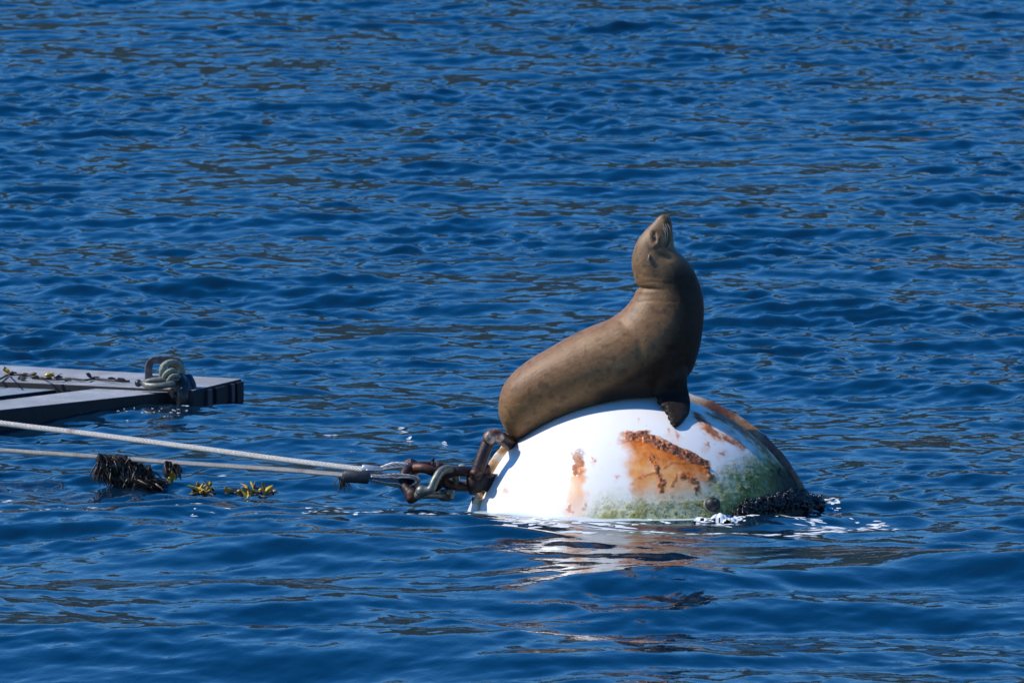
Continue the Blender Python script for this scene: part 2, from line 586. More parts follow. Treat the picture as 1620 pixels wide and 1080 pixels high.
spd = bm_.math('MULTIPLY', bm_.math('MULTIPLY', gr.outputs[1], bm_.ramp(bm_.noise(85, 4, .65), [(.53, 0.0), (.58, 1.0)]), True), bm_.ramp(bm_.noise(9, 3, .6), [(.42, .15), (.6, 1.0)]), True)
c = bm_.mix(gf2, c, bm_.ramp(fine, [(.35, (.07, .075, .006)), (.6, (.26, .25, .02))]))
c = bm_.mix(bm_.math('MULTIPLY', spd, .85), c, (.035, .038, .012))
cf = bm_.math('MULTIPLY', ru.outputs[0], 1.0, True)
c = bm_.mix(cf, c, bm_.ramp(fine, [(.35, (.05, .014, .008)), (.48, (.19, .050, .018)), (.62, (.42, .15, .06)), (.76, (.60, .42, .33))]))
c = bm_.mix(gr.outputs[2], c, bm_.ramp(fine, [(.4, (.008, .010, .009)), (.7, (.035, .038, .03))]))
bm_.col(c)
rr = bm_.math('ADD', .28, bm_.math('MULTIPLY', bm_.math('ADD', ru.outputs[0], gr.outputs[1]), .5))
bm_.set(Roughness=rr)
bm_.bump(bm_.math('ADD', bm_.math('MULTIPLY', fine, bm_.math('ADD', bm_.math('ADD', ru.outputs[0], gr.outputs[0]), .04)), 0), .7, .006)
me.materials.append(bm_.m)

# welded flange running round the shell
def unit(v): v = np.asarray(v, float); return v / np.linalg.norm(v)


def sph(x, y):
    a, b = (x - 1008) / 288.0, (909.4 - y) / 288.0
    l = math.hypot(a, b)
    if l >= .999: return np.array([a / l, 0, b / l])
    return np.array([a, -math.sqrt(1 - a * a - b * b), b])


q1, q2, q3 = sph(756, 800), unit([-.60, .0, .80]), unit([.80, .02, .60])
nrm = unit(np.cross(q2 - q1, q3 - q1)); dd0 = float(np.dot(q1, nrm))
if nrm[1] > 0: nrm, dd0 = -nrm, -dd0
e1 = unit(np.cross(nrm, [0, 0, 1])); e2 = np.cross(nrm, e1); rc = math.sqrt(1 - dd0 * dd0)
m = MB(); G = []
for k in range(240):
    t = 2 * PI * k / 240
    n_ = nrm * dd0 + (e1 * math.cos(t) + e2 * math.sin(t)) * rc
    c0 = BC + n_ * R
    tn = unit(nrm - n_ * np.dot(nrm, n_))
    jit = .0015 * math.sin(k * .9) + .001 * math.sin(k * 2.3)
    G.append([c0 - n_ * .015 - tn * .011, c0 + n_ * (.034 + jit) - tn * .009, c0 + n_ * (.038 + jit), c0 + n_ * (.034 + jit) + tn * .009, c0 - n_ * .015 + tn * .011])
m.grid(np.array(G), closed_u=True, closed_v=True)
fm = NT('flange_paint')
fn = fm.noise(9, 6, .65); ff = fm.noise(50, 5, .7)
fc = fm.ramp(fn, [(.30, (.80, .78, .74)), (.44, (.74, .64, .50)), (.52, (.60, .33, .13)), (.66, (.22, .08, .03))])
geo = fm.n('ShaderNodeTexCoord'); sx = fm.n('ShaderNodeSeparateXYZ'); fm.l(geo.outputs['Object'], sx.inputs[0])
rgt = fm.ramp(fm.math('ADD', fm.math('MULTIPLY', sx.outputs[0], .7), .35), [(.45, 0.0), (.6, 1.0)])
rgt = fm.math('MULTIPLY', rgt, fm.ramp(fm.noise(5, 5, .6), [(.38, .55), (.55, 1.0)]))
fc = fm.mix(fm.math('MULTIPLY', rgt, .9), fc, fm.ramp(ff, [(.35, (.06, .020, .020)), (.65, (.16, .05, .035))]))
fm.col(fc); fm.set(Roughness=.55); fm.bump(ff, .5, .004)
m.build('flange', fm.m, buoy)

# rusty iron --------------------------------------------------------------
rm = NT('rusty_iron')
rn = rm.noise(30, 6, .7); rb = rm.noise(8, 4, .6)
rm.col(rm.mix(rm.ramp(rb, [(.50, 0.0), (.66, 1.0)]), rm.ramp(rn, [(.3, (.008, .004, .004)), (.6, (.026, .009, .008)), (.8, (.08, .028, .018))]), (.13, .045, .022)))
rm.set(Roughness=.5, Metallic=.2); rm.bump(rn, .7, .006)
km = NT('pale_rusty_iron')
kn = km.noise(26, 6, .7)
km.col(km.ramp(kn, [(.3, (.07, .03, .022)), (.5, (.18, .09, .06)), (.62, (.42, .34, .28)), (.8, (.30, .13, .06))]))
km.set(Roughness=.45, Metallic=.2); km.bump(kn, .7, .006)
gm = NT('weathered_galvanised_steel')
gn = gm.noise(40, 6, .7)
gm.col(gm.ramp(gn, [(.3, (.07, .075, .06)), (.55, (.19, .19, .155)), (.8, (.30, .29, .24))]))
gm.set(Roughness=.42, Metallic=.45); gm.bump(gn, .5, .004)
dk = NT('black_rubber')
dn = dk.noise(30, 5, .6)
dk.col(dk.ramp(dn, [(.3, (.008, .009, .010)), (.7, (.03, .03, .03))])); dk.set(Roughness=.4); dk.bump(dn, .4, .004)

# iron bracket bent up off the shell
YB = 48.72
m = MB()
m.tube(catmull([W(752, 757, YB), W(757, 740, YB), W(767, 712, YB + .02), W(776, 693, YB + .04), W(784, 689, YB + .06), W(800, 697, YB + .14), W(818, 708, YB + .28)], 40), .031, 14)
m.build('bracket', rm.m, buoy)
m = MB()
m.tube(catmull([W(769, 700, YB + .005), W(777, 689, YB + .02), W(786, 688, YB + .04), W(793, 693, YB + .07)], 12), [.020, .028, .031, .031, .030, .030, .030, .030, .029, .028, .024, .016], 12)
m.build('bracket_elbow', km.m, buoy)
m = MB()     # lug welded on the shell, takes the big link
m.tube([W(742, 768, YB), W(764, 762, YB + .03), W(790, 765, YB + .1)], .045, 12, flat=.55)
m.ball(W(752, 748, YB - .03), (.028, .03, .022))
m.build('lug', rm.m, buoy)
# black bung near the waterline
c = s_pt(1125, 800, .0)
nn = unit(c - BC)
m = MB(); m.tube([c - nn * .02, c + nn * .008, c + nn * .014], [.041, .041, .037], 20)
clm = NT('grimy_collar'); clm.col(clm.ramp(clm.noise(30), [(.3, (.08, .09, .06)), (.7, (.20, .21, .16))])); clm.set(Roughness=.5); m.build('collar', clm.m, buoy)
m = MB(); m.ball(c + nn * .014, (.037, .037, .036), 18, 12)
m.tube([c + nn * .05, c + nn * .066], [.010, .008], 10)
bgm = NT('wet_black_knob'); bgm.col((.008, .009, .010)); bgm.set(Roughness=.55); m.build('bung', bgm.m, buoy)

# mussels and weed round the waterline on the right
m = MB()
for k in range(2000):
    u = RNG.random()
    px = 1150 + 148 * u ** .85 + RNG.gauss(0, 2)
    up = np.interp(px, [1145, 1180, 1210, 1240, 1262, 1285, 1302], [2, 4, 10, 13, 13, 8, 3]) * RNG.random()
    yb = np.interp(px, [1150, 1220, 1300], [828, 829, 818])
    dep = -.62 + .75 * u + RNG.uniform(-.10, .14)
    p = W(px, 806 - up + 8, D0 + dep)
    p[2] = up / 340 * 1.0 + .0 + RNG.uniform(-.02, .01)
    # hug the shell
    v = p - BC; l = np.linalg.norm(v)
    if l < R + .02: p = BC + v / l * (R + RNG.uniform(.0, .035))
    a = unit([RNG.gauss(0, 1), RNG.gauss(0, 1), RNG.gauss(0, .6)]); L = RNG.uniform(.008, .015)
    m.tube([p - a * L, p - a * L * .3, p + a * L * .5, p + a * L], [.002, .008, .0085, .004], 6, flat=.7)
# weed underneath as a lumpy bed
for k in range(46):
    u = k / 45.0
    px = 1150 + 146 * u; up = np.interp(px, [1145, 1180, 1210, 1240, 1262, 1285, 1302], [1, 4, 10, 14, 14, 9, 2]) / 340
    p = W(px, 812, D0 - .60 + .72 * u)
    m.ball((p[0], p[1], up * .35 - .01), (.035, .10, up * .6 + .014), 12, 8, .16, RNG)
mm = NT('wet_mussels'); mn = mm.noise(45, 4, .6)
mm.col(mm.ramp(mn, [(.3, (.004, .004, .006)), (.7, (.016, .014, .016))])); mm.set(Roughness=.3); mm.bump(mn, .6, .01)
o = m.build('mussel_growth', mm.m, buoy); o['kind'] = 'stuff'

# ------------------------------------------------------------------ sea lion
YL = 48.93
stations = [   # back side point, throat/belly side point, half width across
    ((1046, 340), (1056, 340), .010), ((1040, 345), (1061, 346), .021), ((1032, 354), (1063.5, 358), .031), ((1021, 365), (1065, 374), .044),
    ((1009, 380), (1068, 392), .070), ((1002, 397), (1080, 404), .086), ((999, 418), (1093, 418), .100), ((1002, 437), (1103, 438), .110),
    ((1009, 455), (1110, 460), .118), ((1003, 468), (1113, 484), .134), ((988, 488), (1112, 515), .158), ((965, 505), (1106, 552), .182),
    ((932, 518), (1090, 592), .196), ((902, 532), (1050, 622), .200), ((870, 550), (985, 632), .196), ((840, 567), (935, 646), .184),
    ((814, 587), (890, 660), .166), ((797, 609), (858, 674), .142), ((789, 634), (836, 686), .112), ((789, 656), (824, 692), .080), ((797, 677), (815, 692), .046), ((804, 688), (809, 690), .014)]
A = catmull([[a[0][0], a[0][1], a[1][0], a[1][1], a[2]] for a in stations], 150)
SEG = 48
rings = []
for r_ in A:
    pa = W(r_[0], r_[1], YL); pb = W(r_[2], r_[3], YL)
    cc = (pa + pb) / 2; ax = (pa - pb) / 2
    ring = []
    for k in range(SEG):
        t = 2 * PI * k / SEG; ct, st_ = math.cos(t), math.sin(t)
        e = .92
        ring.append(cc + ax * math.copysign(abs(ct) ** e, ct) + np.array([0, 1, 0]) * max(r_[4], .004) * math.copysign(abs(st_) ** e, st_))
    rings.append(ring)
m = MB(); m.grid(np.array(rings), closed_v=True)
nb = 0
m.f.append(tuple(range(SEG))[::-1]); m.f.append(tuple((149) * SEG + k for k in range(SEG)))


def blade(m, top, bot, lift_t, lift_b, both):
    pass


# near fore flipper: upper arm, wrist and blade lying on the shell, one loft
def flipper(rows):
    """rows: (leading point, trailing point, half thickness, out direction)"""
    G = []
    for a, b, th, od in rows:
        a = np.asarray(a); b = np.asarray(b); c = (a + b) / 2; ax = (a - b) / 2; od = unit(od - unit(ax) * np.dot(od, unit(ax)))
        G.append([c + ax * math.cos(2 * PI * k / 24) + od * th * math.copysign(abs(math.sin(2 * PI * k / 24)) ** .8, math.sin(2 * PI * k / 24)) for k in range(24)])
    mm_ = MB(); mm_.grid(np.array(G), closed_v=True)
    mm_.f.append(tuple(range(24))[::-1]); mm_.f.append(tuple((len(G) - 1) * 24 + k for k in range(24)))
    return mm_


def near_row(lx, ly, tx, ty, th, off):
    a = s_pt(lx, ly, off); b = s_pt(tx, ty, off)
    ymax = YL - .125 - .0030 * (ly - 622)
    if a[1] > ymax: a = W(lx, ly, ymax)
    if b[1] > ymax: b = W(tx, ty, ymax)
    return (a, b, th, unit((a + b) / 2 - BC))


serr = lambda i: (2.2 if i % 2 else -1.6)
K = [(1092, 545, 1030, 560, -.04, .080), (1088, 568, 1026, 586, -.07, .072), (1087, 586, 1026, 606, -.095, .062), (1087, 602, 1033, 619, -.110, .048), (1088, 614, 1037, 625, -.120, .034)]
fr = [np.concatenate([W(a, b, YL + y_), W(c, d, YL + y_), [th], unit([.12, -1, .15 + 1.2 * max(0, b - 585) / 60])]) for a, b, c, d, y_, th in K]
bl = [(1091, 627, 1041, 632), (1092, 636, 1044, 637), (1092, 645, 1049, 644), (1090, 654, 1055, 652), (1085, 661, 1058, 660), (1079, 669, 1061, 668), (1073, 674, 1064, 673), (1069, 676, 1066, 676)]
for i, (lx, ly, tx, ty) in enumerate(bl):
    k = i / (len(bl) - 1)
    a, b, th, od = near_row(lx, ly, tx, ty, .020 * (1 - k) + .007, .018 * (1 - k) + .008)
    fr.append(np.concatenate([a, b, [th], od]))
fr = catmull(fr, 44)
rows = []
for i, q_ in enumerate(fr):
    a, b = q_[:3].copy(), q_[3:6].copy()
    if i > 18: b = b + (a - b) * (.05 if (i // 2) % 2 else -.07)      # scalloped trailing edge
    rows.append((a, b, q_[6], q_[7:10]))
fl = flipper(rows); m.add(fl.v, fl.f)
# far fore flipper: mirrored through the body's middle plane onto the back of the shell
rows2 = []
for a, b, th, od in rows:
    def mir(p):
        p = p.copy(); p[1] = 2 * YL - p[1]
        v = p - BC; l = np.linalg.norm(v)
        if p[2] < .9 and l < R + .25:
            p = BC + v / l * (R + .015)
        return p
    a2, b2 = mir(a), mir(b)
    rows2.append((a2 + np.array([-.03, 0, 0]), b2 + np.array([-.03, 0, 0]), th, od * np.array([1, -1, 1])))
fl = flipper(rows2); m.add(fl.v, fl.f)
# hind flippers folded under the rump
for sgn in (-1, 1):
    base = W(812, 676, YL + sgn * .05)
    rws = []
    for k, (px, py) in enumerate([(815, 668), (808, 682), (806, 692), (806, 702), (809, 711)]):
        c_ = W(px, py, YL + sgn * (.05 + .018 * k) + .10)
        hw = [.03, .034, .036, .032, .012][k]
        rws.append((c_ + np.array([-hw * .35, hw, 0]), c_ - np.array([-hw * .35, hw, 0]), [.022, .013, .010, .008, .005][k], np.array([-1, 0, .4])))
    fl = flipper(rws); m.add(fl.v, fl.f)
tmp = m.build('tmp_body'); 
rmod = tmp.modifiers.new('r', 'REMESH'); rmod.mode = 'VOXEL'; rmod.voxel_size = .0048; rmod.use_smooth_shade = True
smod = tmp.modifiers.new('s', 'SMOOTH'); smod.factor = .5; smod.iterations = 5
dg = bpy.context.evaluated_depsgraph_get()
me = bpy.data.meshes.new_from_object(tmp.evaluated_get(dg), depsgraph=dg)
bpy.data.objects.remove(tmp)
nv = len(me.vertices); V = np.empty(nv * 3, np.float32); me.vertices.foreach_get('co', V); V = V.reshape(-1, 3).astype(float)
NRM = np.empty(nv * 3, np.float32); me.vertices.foreach_get('normal', NRM); NRM = NRM.reshape(-1, 3).astype(float)
# keep the belly out of the shell: it flattens where it rests
v = V - BC; l = np.linalg.norm(v, axis=1); mk = (l < R + .006)
V[mk] = BC + v[mk] / l[mk][:, None] * (R + .006)
PX, PY = pix(V)
near = sstep(.02, -.02, V[:, 1] - YL)
sidem = sstep(.03, -.03, V[:, 1] - YL)


def gline(pts, w):
    d, t, s = seg_dist(PX, PY, pts); return np.exp(-(d / w) ** 2), t


dz = np.zeros(nv)
g, t = gline([(1000, 452), (1012, 455.5), (1030, 457), (1052, 459)], 2.6); dz -= .010 * g * (1 - .9 * t)
g, t = gline([(1000, 461), (1014, 462), (1040, 463)], 4.0); dz += .006 * g * (1 - .9 * t)
g, t = gline([(1000, 446), (1014, 449), (1040, 451)], 4.0); dz += .004 * g * (1 - .9 * t)
g, t = gline([(1003, 431), (1020, 437), (1044, 440)], 4.0); dz -= .002 * g
g, t = gline([(1036, 368), (1034.5, 375), (1036, 381)], 2.6); dz -= .0045 * g * near       # eye hollow
g, t = gline([(1029, 366), (1028, 376), (1031, 386)], 3.5); dz += .003 * g * near       # brow
g, t = gline([(1042, 376), (1040, 385), (1034, 390)], 3.0); dz += .004 * g * near       # cheek
g, t = gline([(1058, 350), (1057, 366), (1059, 380), (1054, 390)], 1.7); dz -= .004 * g * near   # mouth
g, t = gline([(1050, 352), (1051, 362)], 4.0); dz += .004 * g * near                      # whisker pad
g, t = gline([(1030, 396), (1040, 402), (1058, 408)], 4.0); dz -= .003 * g * near
g, t = gline([(1044, 408), (1062, 410)], 5.0); dz -= .003 * g * near
for yy_, ww_ in ((472, .2), (443, .25)):
    g, t = gline([(996, yy_ + 8), (1030, yy_ + 3), (1070, yy_ + 6)], 2.2); dz -= .006 * ww_ * g
g, t = gline([(985, 510), (1010, 540), (1020, 585)], 7); dz -= .004 * g
g, t = gline([(850, 645), (853, 655), (860, 662)], 2.4); dz -= .006 * g * near
g, t = gline([(1060, 556), (1050, 580), (1038, 606)], 9); dz -= .010 * g * near
g, t = gline([(1096, 520), (1092, 552), (1086, 580)], 9); dz += .004 * g * near
for q_ in range(6):   # ribs of the flipper blade
    f_ = q_ / 5
    g, t = gline([(1056 + 28 * f_, 632), (1062 + 14 * f_, 668)], 1.5); dz += .003 * g * near * sstep(632, 645, PY)
dz += .010 * (fbm(V, 3.2, 2, 31) - .5) + .0035 * (fbm(V, 13, 2, 32) - .5)
NRM_OK = NRM
V2 = V + NRM_OK * dz[:, None] * np.where(PY > 640, .6, 1)[:, None]
me.vertices.foreach_set('co', (V2 - np.array([W(960, 600, YL)[0], YL, .5])).astype(np.float32).ravel())
me.update()
# colouring of the coat: r = dark skin plus painted shade of breast and belly, g = grey head, b = reddish flush
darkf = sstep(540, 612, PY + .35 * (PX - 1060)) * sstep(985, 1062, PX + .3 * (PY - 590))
darkf = np.maximum(darkf, .55 * sstep(-.02, -.10, V[:, 2] - (BC[2] + R) + 0 * PX - .10) * sstep(930, 1020, PX))  # shade under the belly, put into the colour
g, t = gline([(1050, 338), (1056, 352), (1058, 368)], 6); muz = g * .5
g, t = gline([(1036, 368), (1034.5, 375), (1036, 381)], 2.3); muz = np.maximum(muz, g * near * .7)
g, t = gline([(1041, 366), (1041, 380)], 3.5); muz = np.maximum(muz, g * near * .35)
g, t = gline([(1058, 352), (1057, 366), (1059, 380), (1054, 390)], 1.8); muz = np.maximum(muz, g * near * .8)
g, t = gline([(1046, 390), (1052, 402), (1040, 396)], 7); muz = np.maximum(muz, g * near * .45)
g, t = gline([(1028, 418), (1040, 432), (1056, 440)], 9); muz = np.maximum(muz, g * near * .3)
spots = sstep(.70, .76, vnoise(V, 38, 61)) * .4
chest_shade = sstep(-14, 34, PX - np.interp(PY, [380, 410, 440, 480, 520, 560, 590, 620], [1072, 1058, 1042, 1056, 1050, 1030, 985, 930]) + 16 * (fbm(V, 6, 2, 77) - .5)) * sstep(395, 440, PY) * .92  # shaded side of neck and breast, painted darker
chest_shade = np.maximum(chest_shade, .62 * sstep(0, 34, PY - np.interp(PX, [860, 920, 970, 1010, 1060], [640, 612, 582, 560, 545])) * sstep(870, 980, PX))  # belly shade continued along the flank, also painted
dark = np.clip(np.maximum(np.maximum(darkf, chest_shade), muz), 0, 1)
headm = (1 - sstep(400, 462, PY)) * (PX > 980)
red = np.clip(sstep(.52, .68, fbm(V, 5, 3, 71)) * .8 * (PY > 470) + .6 * np.exp(-((PX - 905) / 40) ** 2 - ((PY - 575) / 22) ** 2), 0, 1)
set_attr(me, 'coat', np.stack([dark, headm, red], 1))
set_attr(me, 'spots', np.stack([spots, fbm(V, 9, 3, 81), red], 1))
sm = NT('sea_lion_coat')
ca = sm.n('ShaderNodeSeparateColor'); sm.l(sm.attr('coat').outputs['Color'], ca.inputs[0])
cs = sm.n('ShaderNodeSeparateColor'); sm.l(sm.attr('spots').outputs['Color'], cs.inputs[0])
fur = sm.noise(140, 4, .7); blot = sm.noise(7, 6, .65); sml = sm.noise(38, 4, .6)
c = sm.ramp(blot, [(.3, (.13, .056, .018)), (.5, (.225, .105, .036)), (.7, (.34, .175, .066))])
c = sm.mix(sm.math('MULTIPLY', ca.outputs[2], .6), c, (.22, .075, .026))
c = sm.mix(sm.math('MULTIPLY', ca.outputs[1], .65), c, (.20, .140, .092))
c = sm.mix(.45, c, sm.ramp(sml, [(.3, (.09, .040, .012)), (.7, (.34, .180, .060))]))
c = sm.mix(.32, c, sm.ramp(fur, [(.3, (.06, .028, .009)), (.7, (.38, .205, .075))]))
c = sm.mix(cs.outputs[0], c, (.05, .026, .016))
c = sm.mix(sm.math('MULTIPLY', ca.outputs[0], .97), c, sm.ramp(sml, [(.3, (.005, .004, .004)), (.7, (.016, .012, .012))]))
sm.col(c)
sm.set(Roughness=sm.math('ADD', .36, sm.math('MULTIPLY', sml, .24)), Sheen_Weight=.06, Sheen_Roughness=.4)
sm.l(sm.math('SUBTRACT', .38, sm.math('MULTIPLY', ca.outputs[0], .26)), sm.b.inputs['Specular IOR Level'])
hair = sm.noise(60, 5, .7, sm.coord((1, 1, 2.5)), 1.0)
sm.bump(sm.math('ADD', sm.math('ADD', fur, hair), sm.math('MULTIPLY', sml, .8)), .45, .003)
me.materials.clear(); me.materials.append(sm.m)
me.polygons.foreach_set('use_smooth', [True] * len(me.polygons))
lion = empty('sea_lion', (W(960, 600, YL)[0], YL, .5), 'brown sea lion sitting on the white buoy with its nose pointed at the sky', 'sea lion')
me.name = 'body'
bo = bpy.data.objects.new('body', me); COL.objects.link(bo); bo.parent = lion
# surface lookup for small parts
PXv, PYv = pix(V2)


def on_lion(px, py, off=0.0):
    d = np.hypot(PXv - px, PYv - py); cand = np.where(d < 2.5)[0]
    if len(cand) == 0: cand = np.argsort(d)[:5]
    i = cand[np.argmin(V2[cand, 1])]
    p = W(px, py, V2[i, 1] - off); return p


pe = on_lion(1026.5, 408)
m = MB()
m.tube(catmull([pe + [.003, .003, .014], pe + [.001, -.003, .006], pe + [-.001, -.006, -.006], pe + [-.003, -.008, -.016]], 10), [.004, .006, .0065, .007, .007, .0065, .006, .005, .004, .002], 8, flat=.6)
em = NT('ear_skin'); em.col(em.ramp(em.noise(80), [(.3, (.20, .15, .11)), (.7, (.36, .29, .22))])); em.set(Roughness=.4)
m.build('ear', em.m, lion)
m = MB()
m.tube([on_lion(1036.0, 371, -.001), on_lion(1035.2, 374, 0), on_lion(1035.4, 377, 0), on_lion(1036.3, 380, -.001)], [.001, .0022, .0022, .001], 8)
ey_ = NT('dark_eyelid'); ey_.col((.008, .007, .007)); ey_.set(Roughness=.25)
m.build('eye', ey_.m, lion)
m = MB()
for s_ in (-1, 1):
    p = W(1051, 341, YL + s_ * .009); m.ball(p + [.004, 0, -.001], (.006, .004, .003), 8, 5)
m.build('nostrils', ey_.m, lion)
whm = NT('whisker'); whm.col((.30, .26, .22)); whm.set(Roughness=.4)
for k in range(5):
    p0 = on_lion(1049 + (k % 3) * 3.4, 354 + (k // 3) * 6.0)
    L = 30 - 4 * (k % 3)
    q0 = W(1044 + (k % 3) * 5.0 + .28 * L, 354 + (k // 3) * 6.0 + L * .8, p0[1] - .03)
    mid_ = (p0 + q0) / 2 + np.array([.006, -.012, 0])
    m = MB(); m.tube(catmull([p0, mid_, q0], 8), [.0009, .0009, .0008, .0007, .0006, .0005, .0004, .0003], 5)
    m.build('whisker', whm.m, lion)

# ------------------------------------------------------------------ mooring gear
def sweep_strands(path, r_rope, pitch, mat, parent, nstr=6):
    P_ = np.asarray(path); n = len(P_)
    seg = np.linalg.norm(np.diff(P_, axis=0), axis=1); S_ = np.concatenate([[0], np.cumsum(seg)])
    N_ = int(S_[-1] / (pitch / 14)) + 2
    s2 = np.linspace(0, S_[-1], N_)
    C_ = np.stack([np.interp(s2, S_, P_[:, i]) for i in range(3)], 1)
    T_ = np.gradient(C_, axis=0); T_ /= np.linalg.norm(T_, axis=1)[:, None]
    up = np.array([0, 1.0, 0]); X_ = up - T_ * (T_ @ up)[:, None]; X_ /= np.linalg.norm(X_, axis=1)[:, None]; Y_ = np.cross(T_, X_)
    rs = r_rope * .26
    core_ = MB(); core_.tube(C_, r_rope * .58, 8); core_.build('core', dk.m, parent)
    for k in range(nstr):
        a = 2 * PI * (s2 / pitch + k / nstr)
        cc = C_ + (X_ * np.cos(a)[:, None] + Y_ * np.sin(a)[:, None]) * (r_rope - rs)
        mm_ = MB(); mm_.tube(cc, rs, 6); mm_.build('strand', mat, parent)


def steel(name, cols, rough, met=.5):
    x = NT(name); f_ = x.noise(7, 5, .65, x.coord((1, 1, 1))); g_ = x.noise(70, 4, .6)
    c_ = x.ramp(g_, [(.3, cols[0]), (.7, cols[1])])
    c_ = x.mix(x.ramp(f_, [(.58, 0.0), (.70, .8)]), c_, cols[2])
    x.col(c_); x.set(Roughness=rough, Metallic=met); x.bump(g_, .4, .002); return x.m


wire1 = steel('bright_wire', ((.36, .35, .33), (.60, .58, .55), (.22, .13, .09)), .45, .3)
wire2 = steel('dull_wire', ((.17, .17, .17), (.34, .33, .32), (.12, .09, .07)), .45, .3)
silver = steel('silver_sleeve', ((.40, .40, .40), (.62, .62, .62), (.3, .28, .26)), .32, .6)
dull = steel('dull_sleeve', ((.035, .034, .035), (.07, .066, .066), (.03, .028, .028)), .5, .3)
thim = steel('thimble_steel', ((.22, .22, .22), (.50, .50, .49), (.10, .09, .08)), .35, .6)


def lin(a, b, n): return [a + (b - a) * t for t in np.linspace(0, 1, n)]


def sagline(P0, P1, sag, n=60):
    return [P0 + (P1 - P0) * t - np.array([0, 0, sag * 4 * t * (1 - t)]) for t in np.linspace(0, 1, n)]


def wire_rope(path_px, Yf, r_, eye, sleeve, mat, smat, label, back):
    """path_px from left to the sleeve; eye = (points top, points bottom)"""
    root = empty('wire_rope', W(eye[0][0][0], eye[0][0][1], Yf), label, 'rope')
    pts = [W(px, py, Y) for px, py, Y in path_px]
    sweep_strands(catmull(pts, 120), r_, r_ * 10.5, mat, root)
    # the eye: out along the top, round the thimble and back along the bottom
    top, nose, bot = eye[0], eye[1], eye[2]
    pp = [W(x, y, Yf) for x, y in top] + [W(x, y, Yf) for x, y in nose] + [W(x, y, Yf) for x, y in bot]
    ep = catmull(pp, 70)
    sweep_strands(ep, r_ * .92, r_ * 10.5, mat, root)
    # thimble: a grooved strip inside and beside the eye, shown as two bright rims
    cen = np.mean(ep, axis=0)
    for dy in (-1, 1):
        mm_ = MB(); q_ = [p_ + unit(cen - p_) * r_ * .9 + np.array([0, dy * r_ * 1.05, 0]) for p_ in ep]
        mm_.tube(q_, r_ * .42, 8); mm_.build('thimble_rim', thim, root)
    mm_ = MB()
    (a_, b_, rr_) = sleeve
    A_, B_ = W(a_[0], a_[1], Yf), W(b_[0], b_[1], Yf)
    d_ = B_ - A_
    mm_.tube([A_ - d_ * .0, A_ + d_ * .06, A_ + d_ * .94, B_], [rr_ * .80, rr_, rr_, rr_ * .80], 18, flat=.8)
    mm_.build('sleeve', smat, root)
    return root


YR = 48.80
wire_rope([(-420, 612, YR + 2.7), (-200, 641, YR + 2.2), (0, 669, YR + 1.75), (140, 686, YR + 1.35), (300, 707, YR + .85), (450, 727, YR + .40), (580, 743, YR + .02)],
          YR + .02, .0145,
          ([(575, 743), (600, 742), (622, 735)], [(645, 737), (659, 747)], [(645, 757), (622, 757), (598, 750)]), ((572, 741.5), (604, 745.5), .0230), wire1, silver,
          'upper pale steel wire rope with a silver sleeve, running to the shackles at the buoy', 0)
wire_rope([(-420, 684, YR + 2.6), (-200, 698, YR + 2.1), (0, 712, YR + 1.65), (150, 722, YR + 1.22), (300, 733, YR + .76), (450, 743, YR + .28), (545, 751, YR - .06)],
          YR - .06, .0125,
          ([(583, 753), (605, 754), (625, 752)], [(655, 755), (662, 762)], [(648, 770), (620, 766), (585, 758)]), ((543, 753.0), (584, 755.5), .0290), wire2, dull,
          'lower dull steel wire rope with a dark sleeve and weed hanging from it', 0)


def shackle(name, px_pts, Ys, r_, pin, mat, label, parts=()):
    pts = [W(x, y, Y) for (x, y), Y in zip(px_pts, Ys)]
    root = empty(name, pts[0], label, 'shackle')
    mm_ = MB(); P_ = catmull(pts, 48)
    rr_ = [r_ * (1.0 + .35 * math.exp(-(i / 3.0) ** 2) + .35 * math.exp(-((47 - i) / 3.0) ** 2)) for i in range(48)]
    mm_.tube(P_, rr_, 14); mm_.ball(pts[0], r_ * 1.5, 14, 8); mm_.ball(pts[-1], r_ * 1.5, 14, 8)
    mm_.build('bow', mat, root)
    mm_ = MB(); A_, B_ = W(*pin[0]), W(*pin[1]); d_ = unit(B_ - A_)
    mm_.tube([A_ - d_ * r_ * 1.2, B_ + d_ * r_ * 1.4], r_ * .85, 12)
    mm_.build('pin', mat, root)
    mm_ = MB(); mm_.tube([B_ + d_ * r_ * 1.0, B_ + d_ * r_ * 2.2], r_ * 1.5, 6); mm_.build('nut', mat, root, smooth=False)
    return root


# dark shackle taking the two eyes
r1 = shackle('rusty_shackle', [(652, 783), (640, 768), (640, 750), (650, 741), (672, 737), (694, 742)], [YR - .10, YR - .06, YR - .02, YR + .01, YR + .03, YR + .05], .024,
             ((650, 785, YR - .12), (650, 745, YR + .04)), rm.m, 'dark rusty shackle joined to the eyes of the wire ropes')
mm_ = MB(); mm_.tube([W(685, 748, YR), W(684.5, 736, YR), W(685, 726, YR)], [.0085, .0075, .0065], 10); mm_.ball(W(685, 727, YR), .0095, 10, 6); mm_.build('cotter', rm.m, r1)
r2 = shackle('rusty_shackle', [(650, 742), (668, 740), (690, 748), (700, 756), (690, 770), (668, 779), (650, 772)], [YR + .03, YR - .02, YR - .02, YR, YR + .02, YR + .04, YR + .03], .022,
             ((655, 741, YR + .03), (655, 773, YR + .03)), rm.m, 'thick blackish shackle link between the grey ring shackle and the ropes')
# grey shackle
r3 = shackle('grey_shackle', [(667, 777), (681, 774), (688, 760), (697, 746), (709, 741), (719, 746), (720, 762), (713, 774), (702, 783)],
             [YR - .17, YR - .18, YR - .17, YR - .14, YR - .10, YR - .05, YR - .01, YR + .0, YR], .0195,
             ((664, 783, YR - .16), (702, 783, YR - .02)), gm.m, 'grey galvanised shackle turned on its side between the rusty links')
